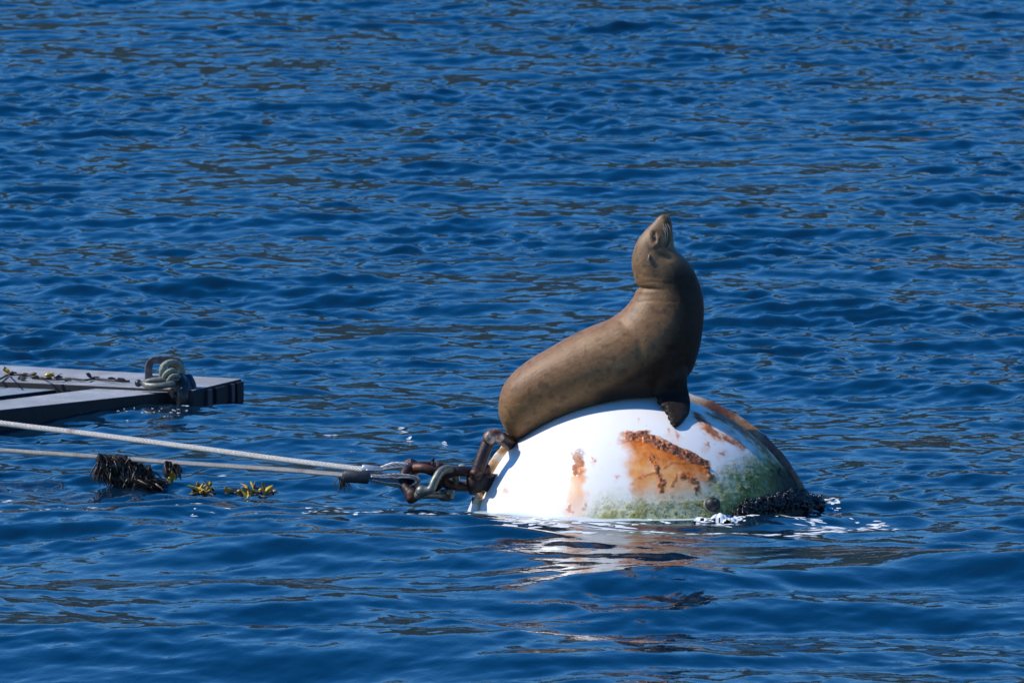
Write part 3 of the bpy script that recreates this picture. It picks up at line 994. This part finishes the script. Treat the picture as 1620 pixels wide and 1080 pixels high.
# big rusty links to the buoy
r4 = shackle('rusty_link', [(766, 744), (745, 746), (722, 745), (704, 751), (703, 762), (720, 768), (745, 770), (764, 776)], [YR - .02, YR - .06, YR - .07, YR - .06, YR - .04, YR, YR + .01, YR + .02], .024,
             ((757, 741, YR), (757, 778, YR)), rm.m, 'large glossy brown link pinned to the lug of the buoy')
mm_ = MB(); mm_.ball(W(731, 739, YR + .03), (.022, .022, .017), 14, 9)
mm_.tube([W(731, 739, YR + .03), W(732, 750, YR + .02)], .012, 8)
tm = NT('verdigris'); tm.col(tm.ramp(tm.noise(50), [(.3, (.10, .14, .12)), (.7, (.22, .28, .24))])); tm.set(Roughness=.5)
mm_.build('grease_cap', tm.m, r4)
# ------------------------------------------------------------------ raft
RAFT = empty('raft', (WZ(300, 616, .11)[0], WZ(300, 616, .11)[1], 0), 'low grey raft of heavy timber beams with black sides, floating at the left edge', 'raft')
tmb = NT('wet_grey_timber')
tn1 = tmb.noise(120, 4, .7); tn2 = tmb.noise(5, 5, .6)
tmb.col(tmb.mix(.5, tmb.ramp(tn2, [(.35, (.20, .215, .235)), (.65, (.42, .435, .46))]), tmb.ramp(tn1, [(.35, (.15, .16, .175)), (.65, (.48, .49, .51))])))
tst = tmb.ramp(tmb.noise(2.2, 6, .7), [(.42, 0.0), (.62, .55)])
tspk = tmb.ramp(tmb.noise(55, 3, .6), [(.66, 0.0), (.72, .6)])
tc_ = tmb.mix(tst, tmb.b.inputs['Base Color'].links[0].from_socket, (.12, .125, .12))
tmb.col(tmb.mix(tspk, tc_, (.62, .61, .58)))
tmb.set(Roughness=.75); tmb.bump(tn1, .7, .006)
tbl = NT('black_tarred_side'); tq = tbl.noise(20, 5, .6)
tbl.col(tbl.ramp(tq, [(.3, (.004, .004, .006)), (.7, (.014, .014, .018))])); tbl.set(Roughness=.7); tbl.bump(tq, .5, .006)
tsk = NT('weathered_panel'); tw = tsk.noise(9, 5, .6, tsk.coord((1, 3, 1)))
tsk.col(tsk.ramp(tw, [(.3, (.16, .19, .20)), (.7, (.34, .37, .38))])); tsk.set(Roughness=.4); tsk.bump(tw, .5, .006)


def prism(m_, poly, z0, z1):
    n = len(poly); V_ = [(p[0], p[1], z0) for p in poly] + [(p[0], p[1], z1) for p in poly]
    Fs_ = [tuple(range(n))[::-1], tuple(range(n, 2 * n))] + [(i, (i + 1) % n, n + (i + 1) % n, n + i) for i in range(n)]
    m_.add(V_, Fs_)


def ccw(p):
    a = sum(p[i][0] * p[(i + 1) % len(p)][1] - p[(i + 1) % len(p)][0] * p[i][1] for i in range(len(p)))
    return p if a > 0 else p[::-1]


def ext(a, b, t):  # point beyond b on the line a->b
    return a + (b - a) * t


def raft_board(name, top_px, z_, thick, mside, mtop):
    poly = ccw([WZ(x, y, z_)[:2] if not isinstance(x, np.ndarray) else x[:2] for x, y in top_px])
    m_ = MB(); prism(m_, poly, z_ - thick, z_)
    o_ = m_.build(name, mside, RAFT, smooth=False, bevel=.004)
    o_.data.materials.append(mtop)
    for p_ in o_.data.polygons:
        if p_.normal.z > .5: p_.material_index = 1
    return o_


ZA, ZB = .115, .100
A1, A2 = WZ(0, 577, ZA), WZ(382, 599, ZA)
A0 = ext(A2, A1, 2.0)
A3 = WZ(306, 617, ZA); A4 = WZ(0, 603, ZA); A5 = ext(A3, A4, 1.9)
raft_board('beam', [(A0, 0), (A2, 0), (A3, 0), (A5, 0)], ZA, .26, tbl.m, tmb.m)
B1, B2 = WZ(0, 648, ZB), WZ(302, 616, ZB)
B3, B4 = WZ(232, 604.5, ZB), WZ(0, 633, ZB)
raft_board('beam', [(ext(B2, B1, 2.0), 0), (B2, 0), (B3, 0), (ext(B3, B4, 2.0), 0)], ZB, .24, tbl.m, tmb.m)
# inner panel, lower and wet
C1, C2, C3 = WZ(0, 605, .085), WZ(196, 604, .085), WZ(0, 626, .085)
raft_board('panel', [(ext(C2, C1, 1.9), 0), (C2, 0), (ext(C2, C3, 1.9), 0)], .085, .06, tbl.m, tsk.m)
C1, C2, C3 = WZ(0, 622, .055), WZ(215, 607, .055), WZ(0, 641, .055)
raft_board('panel', [(ext(C2, C1, 1.8), 0), (C2, 0), (ext(C2, C3, 1.8), 0)], .055, .06, tbl.m, tbl.m)
# vertical strips on the end of the far beam
def on_end(t, z_):
    p_ = A3 + (A2 - A3) * t; return np.array([p_[0], p_[1], z_])
nE = unit(np.array([(A2 - A3)[1], -(A2 - A3)[0], 0]))
dst = NT('dull_blue_rubber'); dst.col(dst.ramp(dst.noise(14), [(.3, (.012, .016, .026)), (.7, (.04, .05, .075))])); dst.set(Roughness=.5)
for i, (t0, t1) in enumerate(((.24, .33), (.42, .60), (.74, .80), (.86, .985))):
    m_ = MB()
    q_ = [on_end(t0, 0), on_end(t1, 0), on_end(t1, 0) + nE * .018, on_end(t0, 0) + nE * .018]
    prism(m_, ccw([q[:2] for q in q_]), -.05 + .02 * (i % 2), ZA - .012)
    m_.build('fender_strip', dst.m if i % 2 == 0 else tbl.m, RAFT, smooth=False, bevel=.004)
# steel eye plate with a rectangular hole
YE = A3[1] + .16
def E(px, py, dy=0): return W(px, py, YE + dy)
outer = [(229, 607), (229, 580), (232, 571), (240, 564.5), (252, 562.5), (272, 563), (284, 566), (290, 573), (292, 584), (293, 607)]
inner = [(241, 594), (241, 584), (242, 576), (246, 575), (252, 575), (260, 575), (264, 576), (266, 579), (266, 586), (266, 594)]
m_ = MB(); th_ = .035
Vs = []
for dy in (0, th_):
    Vs += [E(x, y, dy) for x, y in outer] + [E(x, y, dy) for x, y in inner]
n_o = len(outer); Fs_ = []
for i in range(n_o):
    j = (i + 1) % n_o
    Fs_.append((i, j, n_o + j, n_o + i)); Fs_.append((2 * n_o + j, 2 * n_o + i, 3 * n_o + i, 3 * n_o + j))
    Fs_.append((i, 2 * n_o + i, 2 * n_o + j, j)); Fs_.append((n_o + j, 3 * n_o + j, 3 * n_o + i, n_o + i))
m_.add(Vs, Fs_)
pm = NT('rust_pitted_plate'); pn = pm.noise(24, 6, .7)
pm.col(pm.ramp(pn, [(.3, (.05, .04, .038)), (.5, (.12, .10, .095)), (.62, (.20, .17, .16)), (.75, (.22, .07, .03))])); pm.set(Roughness=.6, Metallic=.3); pm.bump(pn, .6, .006)
m_.build('eye_plate', pm.m, RAFT, smooth=False, bevel=.006)
m_ = MB()
m_.ball(E(285, 606, -.02), (.062, .07, .045), 18, 10, .07, RNG); m_.ball(E(290, 618, -.08), (.058, .05, .065), 18, 10, .07, RNG); m_.ball(E(288, 634, -.10), (.05, .05, .05), 16, 10, .08, RNG)
m_.tube(catmull([E(283, 600, -.06), E(290, 608, -.10), E(291, 625, -.13), E(288, 645, -.12)], 14), .036, 10)
m_.tube(catmull([E(297, 598, -.02), E(302, 610, -.07), E(302, 625, -.09), E(300, 642, -.09)], 14), .028, 10)
m_.build('fender_chain', dk.m, RAFT)
# rope bight through the plate: loops of pale green line
prm = NT('pale_green_rope'); pq = prm.noise(70, 4, .7)
prm.col(prm.ramp(pq, [(.3, (.13, .14, .10)), (.7, (.34, .36, .27))])); prm.set(Roughness=.8); prm.bump(pq, .8, .006)
tie = empty('rope_loop', E(268, 600, -.05), 'thick pale green rope looped through the steel eye on the raft', 'rope')
for pts_, rr0 in (([(262, 600, -.07), (257, 592, -.10), (258, 581, -.10), (265, 575, -.08), (276, 574, -.05), (285, 580, -.02), (288, 592, -.02)], .020),
                 ([(258, 600, -.12), (263, 591, -.13), (271, 586, -.12), (278, 589, -.09), (284, 597, -.04)], .015),
                 ([(266, 602, -.15), (273, 595, -.16), (281, 595, -.12), (288, 600, -.05)], .013)):
    m_ = MB(); cv = catmull([E(*q) for q in pts_], 40)
    for st_k in range(3):      # three-strand laid line
        a_ = np.linspace(0, 9, 40) + st_k * 2 * PI / 3
        m_.tube(cv + np.stack([np.cos(a_) * 0 + np.cos(a_) * rr0 * .3, np.sin(a_) * rr0 * .3, np.cos(a_ + 1.2) * rr0 * .3], 1), rr0 * .66, 8)
    m_.build('loop', prm.m, tie)['kind'] = 'stuff'
# grey shackle lying on the deck beside it
shk = empty('deck_shackle', E(240, 606, -.10), 'dark grey shackle lying on the raft beside the steel eye', 'shackle')
m_ = MB()
m_.tube(catmull([E(284, 600, -.10), E(262, 600, -.12), E(242, 602, -.12), E(229, 606, -.12), E(236, 610, -.16), E(256, 610, -.18), E(276, 606, -.16)], 40), .017, 12)
m_.build('bow', gm.m, shk)
m_ = MB(); m_.tube([E(218, 606, -.10), E(240, 607, -.14)], .013, 10); m_.ball(E(219, 606, -.10), .020); m_.build('pin', dk.m, shk)

# ------------------------------------------------------------------ kelp
kb = NT('brown_kelp'); k1 = kb.noise(12, 4, .6)
kb.col(kb.ramp(k1, [(.3, (.010, .007, .005)), (.55, (.030, .018, .010)), (.75, (.09, .05, .02))])); kb.set(Roughness=.42)
kg = NT('golden_kelp'); k2 = kg.noise(20, 4, .6)
kg.col(kg.ramp(k2, [(.3, (.26, .14, .012)), (.6, (.48, .32, .03)), (.8, (.22, .20, .02))])); kg.set(Roughness=.35)
ks = NT('stranded_kelp'); ks.col((.035, .022, .016)); ks.set(Roughness=.5)


def frond(m_, p, d, L, w, curl=.3, rng_=RNG, nseg=6):
    """one ribbon leaf with some thickness, curling down"""
    d = unit(d); side = unit(np.cross(d, unit([rng_.gauss(0, .4), rng_.gauss(0, 1), rng_.gauss(0, .6)])))
    G_ = []
    q_ = np.array(p, float); dir_ = d.copy()
    for i in range(nseg + 1):
        t = i / nseg; ww = w * (math.sin(PI * min(1, .12 + t * .9)) ** .6) * (1 + .25 * math.sin(7 * t + q_[0] * 90))
        nn_ = unit(np.cross(dir_, side)); tk = .0016
        G_.append([q_ - side * ww, q_ + nn_ * tk, q_ + side * ww, q_ - nn_ * tk])
        dir_ = unit(dir_ + np.array([rng_.gauss(0, .22), rng_.gauss(0, .22), -curl * .4]))
        q_ = q_ + dir_ * L / nseg
    base = len(m_.v); m_.grid(np.array(G_), closed_v=True)
    return q_


def kelp_clump(px0, px1, top, bot, Yc, n, mat, label, name='kelp_clump', wr=(.006, .014), lens=(.05, .14), depth=.10):
    root = empty(name, W((px0 + px1) / 2, bot, Yc), label, 'kelp')
    m_ = MB()
    for k in range(n):
        u = RNG.random(); px = px0 + (px1 - px0) * u
        py = top + (bot - top) * (RNG.random() ** 1.3 * .5 + (.25 * u + .12 * math.sin(9 * u) * u) * (n > 100))
        p = W(px, py, Yc + RNG.uniform(-depth, depth) * .5)
        frond(m_, p, [RNG.gauss(0, .5) + .25, RNG.gauss(0, .5), -1 + RNG.random() * .7], RNG.uniform(*lens), RNG.uniform(*wr), .6)
    o_ = m_.build('fronds', mat, root); o_['kind'] = 'stuff'
    return root


YK = YR + 1.08
kc = kelp_clump(154, 238, 716, 775, YK, 800, kb.m, 'dark brown kelp bundle wrapped round the lower wire rope at the left', wr=(.002, .0065), lens=(.03, .11))
m_ = MB()
m_.ball(W(186, 736, YK), (.085, .05, .05), 18, 12, .14, RNG); m_.ball(W(208, 755, YK), (.105, .06, .055), 18, 12, .16, RNG); m_.ball(W(232, 768, YK), (.09, .06, .022), 14, 8, .2, RNG); m_.ball(W(168, 728, YK), (.045, .04, .030), 14, 8, .2, RNG)
m_.build('matted_core', kb.m, kc)
m_ = MB()
for k in range(60): frond(m_, W(RNG.uniform(200, 255), RNG.uniform(755, 768), YK + RNG.uniform(-.1, .1)), [1, RNG.gauss(0, .6), -.1], RNG.uniform(.04, .1), .009, .15)
m_.build('trailing_fronds', kb.m, kc)['kind'] = 'stuff'
k3 = kelp_clump(260, 283, 729, 758, YR + .85, 36, kb.m, 'small brown kelp tuft hanging from the lower wire rope beside the big clump', lens=(.03, .07))
m_ = MB()
for k in range(10): frond(m_, W(RNG.uniform(264, 280), RNG.uniform(738, 752), YR + .82), [RNG.gauss(0, .5), -.3, -1], .045, .012, .3)
m_.build('golden_fronds', kg.m, k3)['kind'] = 'stuff'
k4 = kelp_clump(533, 548, 754, 763, YR - .06, 22, kb.m, 'thin black weed strands hanging from the rope just before the dark sleeve', lens=(.03, .09), wr=(.002, .005), depth=.04)


def floating_kelp(px, py, n, wpx, hpx, label, mat2=kg.m):
    c_ = WZ(px, py, 0); root = empty('floating_kelp', (c_[0], c_[1], 0), label, 'kelp')
    m_ = MB()
    for k in range(n):
        p = c_ + np.array([RNG.gauss(0, wpx / 340 * .33), RNG.gauss(0, .10), .002])
        frond(m_, p, [RNG.gauss(0, .6), RNG.gauss(0, .5), RNG.uniform(.3, 1.6)], RNG.uniform(.3, 1) * hpx / 340, RNG.uniform(.007, .013), .2)
    m_.build('upright_blades', mat2, root)['kind'] = 'stuff'
    m_ = MB()
    pts = [c_ + np.array([wpx / 340 * (t - .5), .06 * math.sin(t * 7), .006 * math.sin(t * 11)]) for t in np.linspace(0, 1, 12)]
    m_.tube(pts, .008, 7)
    for k in range(n * 2):
        p = c_ + np.array([RNG.uniform(-.5, .5) * wpx / 340, RNG.gauss(0, .08), .0])
        frond(m_, p, [RNG.gauss(0, 1), RNG.gauss(0, .6), .18], RNG.uniform(.03, .07), .008, .1)
    m_.build('stem', kb.m, root)['kind'] = 'stuff'
    for k in range(max(2, n // 4)):
        m_ = MB(); p = c_ + np.array([RNG.uniform(-.4, .4) * wpx / 340, RNG.gauss(0, .04), .012]); m_.ball(p, (.012, .010, .009), 8, 6); m_.build('float_bladder', mat2, root)


floating_kelp(322, 779, 12, 36, 30, 'yellow green kelp sprig standing out of the water, left of the two floating pieces')
floating_kelp(402, 780, 16, 60, 25, 'longer golden brown kelp piece floating below the ropes, right of the two floating pieces')
# kelp strand stranded on the raft
sk = empty('kelp_strand', WZ(90, 597, ZA), 'thin dried kelp strand with small leaves lying along the raft top', 'kelp')
m_ = MB()
pts = [WZ(x, y, ZA + .008 + .006 * (i % 2)) for i, (x, y) in enumerate([(-20, 604), (0, 599), (14, 593), (40, 593), (62, 598), (90, 600), (112, 599), (135, 601), (150, 599), (180, 602), (205, 603)])]
m_.tube(catmull(pts, 60), .006, 7)
for x, y, L in ((14, 592, .05), (28, 599, .05), (46, 594, .05), (62, 597, .04), (84, 600, .06), (145, 598, .05), (184, 601, .05), (100, 600, .05)):
    for k in range(3): frond(m_, WZ(x, y, ZA + .012), [RNG.gauss(0, 1), RNG.gauss(0, .3), .35], L, .009, .2)
m_.build('stem', ks.m, sk)['kind'] = 'stuff'
m_ = MB(); m_.tube([WZ(64, 596, ZA + .01), WZ(73, 594, ZA + .05)], .004, 6)
for k in range(4): frond(m_, WZ(72, 594, ZA + .045), [1, RNG.gauss(0, .2), .2 + .15 * k], .05, .012, .2)
m_.build('leaf', kg.m, sk)
m_ = MB(); m_.tube([WZ(14, 593, ZA + .01), WZ(13, 591, ZA + .055)], .004, 6)
for k in range(3): frond(m_, WZ(13, 590, ZA + .045), [RNG.gauss(0, .5), 0, .8], .03, .010, .2)
m_.build('leaf', kg.m, sk)

# ------------------------------------------------------------------ foam
fo = NT('sea_foam'); fo.col((.66, .70, .72)); fo.set(Roughness=.6)
fb = NT('sunken_shell_tint'); fnn = fb.noise(40, 4, .6, fb.coord((1, .3, 1)))
fb.col((.50, .60, .62)); fb.set(Roughness=.2)


def foam(name, spots, mat, label):
    m_ = MB()
    for (px, py, w_, h_) in spots:
        c_ = WZ(px, py, 0)
        rx = w_ / 340 * .5; ry = h_ / 340 / .1 * .5
        n = 14; ph = RNG.random() * 6
        ring = [(c_[0], c_[1])] + [(c_[0] + rx * math.cos(2 * PI * k / n) * (1 + .35 * math.sin(3 * 2 * PI * k / n + ph) + RNG.uniform(-.25, .25)),
                                    c_[1] + ry * math.sin(2 * PI * k / n) * (1 + .35 * math.sin(2 * 2 * PI * k / n + ph) + RNG.uniform(-.25, .25))) for k in range(n)]
        xs = np.array([r0[0] for r0 in ring]); yy = np.array([r0[1] for r0 in ring])
        zz = wave_height(xs, yy) + .0015
        zz[0] += min(rx, ry) * .12 + .001
        V_ = list(zip(xs, yy, zz)); m_.add(V_, [(0, 1 + k, 1 + (k + 1) % n) for k in range(n)])
    o_ = m_.build(name, mat); tag(o_, label, kind='stuff'); return o_


spots = []
for k in range(110):     # streaks in front of the buoy
    px = RNG.uniform(770, 1400); t = (px - 770) / 630
    py = 825 + 10 * math.sin(t * 5 + 1.0) * .5 + RNG.gauss(0, 3.5) + 4 * math.sin(px * .04)
    spots.append((px, py, RNG.uniform(4, 26), RNG.uniform(.5, 1.6)))
for k in range(55):
    px = RNG.uniform(1010, 1420); py = np.interp(px, [1010, 1200, 1330, 1420], [843, 840, 835, 822]) + RNG.gauss(0, 1.5)
    spots.append((px, py, RNG.uniform(5, 30), RNG.uniform(.5, 1.5)))
for k in range(60):
    px = RNG.uniform(790, 1010); spots.append((px, 838 + RNG.gauss(0, 5), RNG.uniform(6, 34), RNG.uniform(.5, 1.6)))
for k in range(46): spots.append((RNG.uniform(1280, 1330), RNG.uniform(786, 802), RNG.uniform(3, 12), RNG.uniform(.4, 1.2)))
foam('foam_streaks', spots, fo.m, 'thin white foam streaks drifting on the water in front of the buoy')
spots = []
for k in range(70): spots.append((RNG.choice((60, 150, 330, 520, 640)) + RNG.gauss(0, 38), 818 + RNG.gauss(0, 5), RNG.uniform(2, 13), RNG.uniform(.25, .8)))
for k in range(16): spots.append((RNG.uniform(560, 760), 829 + RNG.gauss(0, 2), RNG.uniform(5, 26), RNG.uniform(.5, 1.3)))
for x, y in ((632, 680), (640, 684), (650, 697), (700, 700), (520, 690), (385, 691), (15, 797), (560, 715), (350, 760)):
    for k in range(3): spots.append((x + RNG.gauss(0, 5), y + RNG.gauss(0, 1), RNG.uniform(4, 14), RNG.uniform(.5, 1.2)))
for k in range(30): spots.append((RNG.uniform(60, 310), 664 + RNG.gauss(0, 3), RNG.uniform(1.5, 6), RNG.uniform(.2, .55)))
for k in range(7): spots.append((298 + RNG.gauss(0, 5), 655 + RNG.gauss(0, 1), RNG.uniform(3, 7), RNG.uniform(.4, 1.0)))
foam('foam_flecks', spots, fo.m, 'small white foam flecks scattered on the water round ropes and raft')
# splash heap by the black bung
m_ = MB(); xs_ = np.linspace(1088, 1190, 90); G_ = []
for j_ in range(26):
    v_ = j_ / 25.0; row = []
    for px in xs_:
        c_ = WZ(px, 828, 0)
        row.append([c_[0], c_[1] - .02 + .26 * v_, 0])
    G_.append(row)
G_ = np.array(G_); sh = G_.shape; Pf = G_.reshape(-1, 3)
hp = np.interp(np.tile(xs_, 26), [1088, 1100, 1118, 1138, 1156, 1172, 1190], [0, 2.5, 5, 8, 6, 3, 0]) / 340
vv = np.repeat(np.linspace(0, 1, 26), 90)
lump = sstep(.35, .75, vnoise(Pf, 55, 7)) * .6 + sstep(.3, .7, vnoise(Pf, 22, 8)) * .7
G_[..., 2] = (wave_height(Pf[:, 0], Pf[:, 1]) - .004 + hp * np.sin(PI * vv) ** .7 * (.15 + lump)).reshape(sh[:2])
m_.grid(G_)
keep = sstep(.42, .5, vnoise(Pf, 40, 12) * .5 + vnoise(Pf, 90, 13) * .3 + .34 * np.sin(PI * vv) * np.interp(np.tile(xs_, 26), [1088, 1120, 1140, 1165, 1190], [0, .5, 1, .7, 0])) > .5
m_.f = [f_ for f_ in m_.f if keep[list(f_)].all()]
spl = m_.build('splash', fo.m); tag(spl, 'white splash of bubbles against the buoy below the black bung', kind='stuff')
# pale skirt added in place of the sunken shell showing through the water
G_ = []
for k in range(160):
    a_ = rad(180 + 8 + (172) * k / 159)
    row = []
    w_ = .05 + .05 * fbm(np.array([[k * .08, 3.3, 0]]), 1.0, 3, 5)[0]
    w_ *= np.interp(k, [0, 10, 60, 80, 110, 160], [.5, 1.5, 1.4, .8, .5, .2])
    for q_ in range(5):
        rr_ = .765 + w_ * q_ / 4
        row.append([BC[0] + rr_ * math.cos(a_), BC[1] + rr_ * math.sin(a_), 0])
    G_.append(row)
G_ = np.array(G_); sh = G_.shape
G_[..., 2] = (wave_height(G_[..., 0].ravel(), G_[..., 1].ravel()) + .002).reshape(sh[:2])
G_[:, -1, 2] -= .004
m_ = MB(); m_.grid(G_); pale_skirt = m_.build('wash', fb.m); tag(pale_skirt, 'thin pale skirt standing in for the sunken shell seen at the buoy waterline', kind='stuff')
